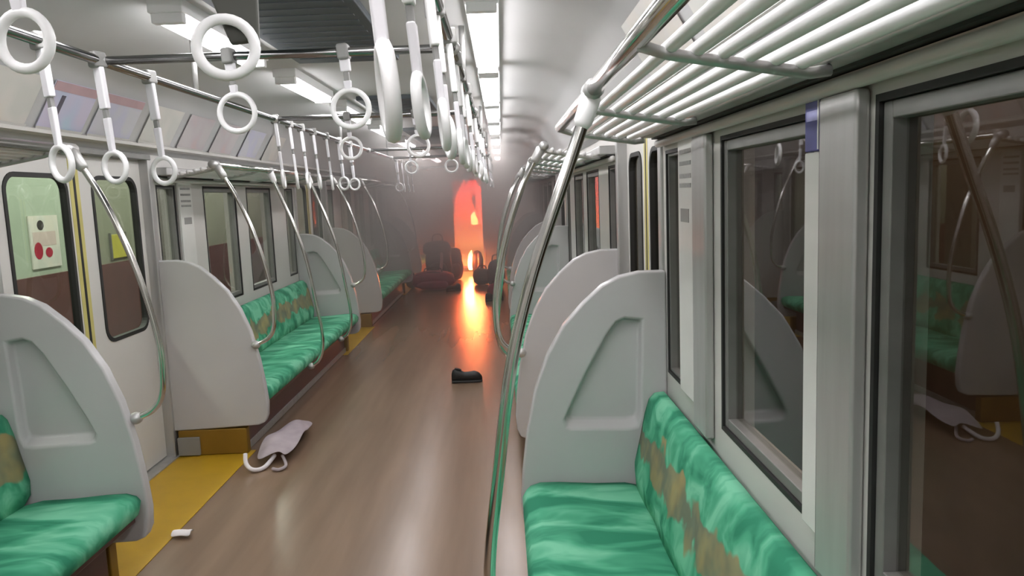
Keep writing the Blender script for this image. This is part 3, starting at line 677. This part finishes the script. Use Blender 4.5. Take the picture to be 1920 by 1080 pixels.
# ------------------------------------------------------------ fire and smoke
def flame_mat():
    m = bpy.data.materials.new('flame'); m.use_nodes = True; nt = m.node_tree; nt.nodes.clear()
    tc = nt.nodes.new('ShaderNodeTexCoord'); sp = nt.nodes.new('ShaderNodeSeparateXYZ'); nt.links.new(tc.outputs['Object'], sp.inputs[0])
    cr = nt.nodes.new('ShaderNodeValToRGB'); e = cr.color_ramp.elements
    e[0].position = .0; e[0].color = (1, .45, .12, 1); e[1].position = 1; e[1].color = (.9, .05, .04, 1)
    k = e.new(.35); k.color = (1, .27, .07, 1); k = e.new(.62); k.color = (1, .13, .045, 1)
    mp = nt.nodes.new('ShaderNodeMapRange'); mp.inputs[1].default_value = 0; mp.inputs[2].default_value = 1.95
    nt.links.new(sp.outputs['Z'], mp.inputs[0]); nt.links.new(mp.outputs[0], cr.inputs[0])
    st = nt.nodes.new('ShaderNodeMapRange'); st.interpolation_type = 'SMOOTHSTEP'
    for n_, x in zip((1, 2, 3, 4), (.35, 1.25, 2.5, 62.0)): st.inputs[n_].default_value = x
    nt.links.new(sp.outputs['Z'], st.inputs[0])
    em = nt.nodes.new('ShaderNodeEmission'); nt.links.new(cr.outputs[0], em.inputs[0]); nt.links.new(st.outputs[0], em.inputs[1])
    o = nt.nodes.new('ShaderNodeOutputMaterial'); nt.links.new(em.outputs[0], o.inputs[0]); return m
FL = flame_mat(); HOT = emit('flame_core', (1.0, .62, .22), 15.0)
fire = thing('fire', 'tall orange red fire filling the gangway at the far end of the car', 'fire', (-.70, 16.6, 0))
def tongue(x, y, z0, h, w, seed, m, name):
    L = []; N = 18
    for i in range(N + 1):
        f = i / N; r = w * (math.sin(math.pi * min(1, .18 + .82 * f)) ** .8) * (1 - .35 * f) + .004
        ox = .10 * h * (noise.noise(Vector((seed, f * 2.2, 0)))) * f * 2; oy = .05 * noise.noise(Vector((seed + 9, f * 2.2, 0)))
        L.append([(x + ox + r * math.cos(a) * (1 + .18 * noise.noise(Vector((math.cos(a), math.sin(a), f * 3 + seed)))), y + oy + .7 * r * math.sin(a), z0 + f * h) for a in [2 * math.pi * k / 14 for k in range(14)]])
    return MB().loft(L).build(name, m, fire, smooth=True)
for i, (x, y, z0, h, w) in enumerate([(-.56, 16.75, .05, 2.0, .17), (-.74, 16.9, .05, 1.9, .19), (-.90, 17.0, .05, 1.55, .15), (-.64, 17.3, .05, 2.1, .22), (-.86, 17.4, .05, 1.95, .22), (-.50, 17.2, .05, 1.9, .2), (-.99, 17.6, .05, 1.5, .2)]):
    tongue(x, y, z0, h, w, i * 1.7, FL, 'flame_tongue')
tongue(-.665, 15.45, .10, .40, .085, 3.3, HOT, 'flame_core'); tongue(-.60, 16.4, .98, .28, .085, 5.1, emit('flame_upper_core', (1.0, .42, .12), 150.0), 'flame_core')
gm = bpy.data.materials.new('flame_haze'); gm.use_nodes = True; nt = gm.node_tree; nt.nodes.clear()
v = nt.nodes.new('ShaderNodeVolumePrincipled'); v.inputs['Density'].default_value = .35; v.inputs['Color'].default_value = (.4, .2, .15, 1)
v.inputs['Emission Strength'].default_value = 5.0; v.inputs['Emission Color'].default_value = (1, .085, .04, 1)
o = nt.nodes.new('ShaderNodeOutputMaterial'); nt.links.new(v.outputs[0], o.inputs['Volume'])
MB().box(-1.30, -.20, 16.7, 18.6, .01, 2.15).build('burning_haze', gm, fire)

ld = bpy.data.lights.new('fire_glow', 'POINT'); ld.energy = 110; ld.color = (1, .17, .04); ld.shadow_soft_size = .12
lo = bpy.data.objects.new('fire_glow', ld); COL.objects.link(lo); lo.location = (-.70, 14.9, .40)

def smoke_mat():
    m = bpy.data.materials.new('smoke_volume'); m.use_nodes = True; nt = m.node_tree; nt.nodes.clear()
    tc = nt.nodes.new('ShaderNodeTexCoord'); sp = nt.nodes.new('ShaderNodeSeparateXYZ'); nt.links.new(tc.outputs['Object'], sp.inputs[0])
    def ramp(sock, lo, hi, a, b):
        q = nt.nodes.new('ShaderNodeMapRange'); q.interpolation_type = 'SMOOTHSTEP'
        for n_, x in zip((1, 2, 3, 4), (lo, hi, a, b)): q.inputs[n_].default_value = x
        nt.links.new(sp.outputs[sock], q.inputs[0]); return q.outputs[0]
    def op(kind, a, b):
        q = nt.nodes.new('ShaderNodeMath'); q.operation = kind; nt.links.new(a, q.inputs[0]); nt.links.new(b, q.inputs[1]); return q.outputs[0]
    thin = ramp('Y', 3.5, 9.0, 0.0, 0.06)
    layer = op('MULTIPLY', ramp('Y', 6.0, 13.5, 0.0, SMOKE), ramp('Z', .40, 1.10, 0.0, 1.0))
    k = nt.nodes.new('ShaderNodeMath'); k.operation = 'ADD'; nt.links.new(thin, k.inputs[0]); nt.links.new(layer, k.inputs[1])
    v = nt.nodes.new('ShaderNodeVolumePrincipled'); v.inputs['Color'].default_value = (.64, .64, .61, 1)
    v.inputs['Anisotropy'].default_value = .1; v.inputs['Absorption Color'].default_value = (.32, .20, .17, 1)
    nt.links.new(k.outputs[0], v.inputs['Density'])
    o = nt.nodes.new('ShaderNodeOutputMaterial'); nt.links.new(v.outputs[0], o.inputs['Volume']); return m
SMOKE = 0.78
sm = MB().box(XL + .002, XR - .002, 3.5, YE - .002, .003, 2.34).build('smoke', smoke_mat(), origin=(0, 0, 0))
tag(sm, 'grey smoke haze thickening towards the fire end of the car', 'smoke'); sm['kind'] = 'stuff'
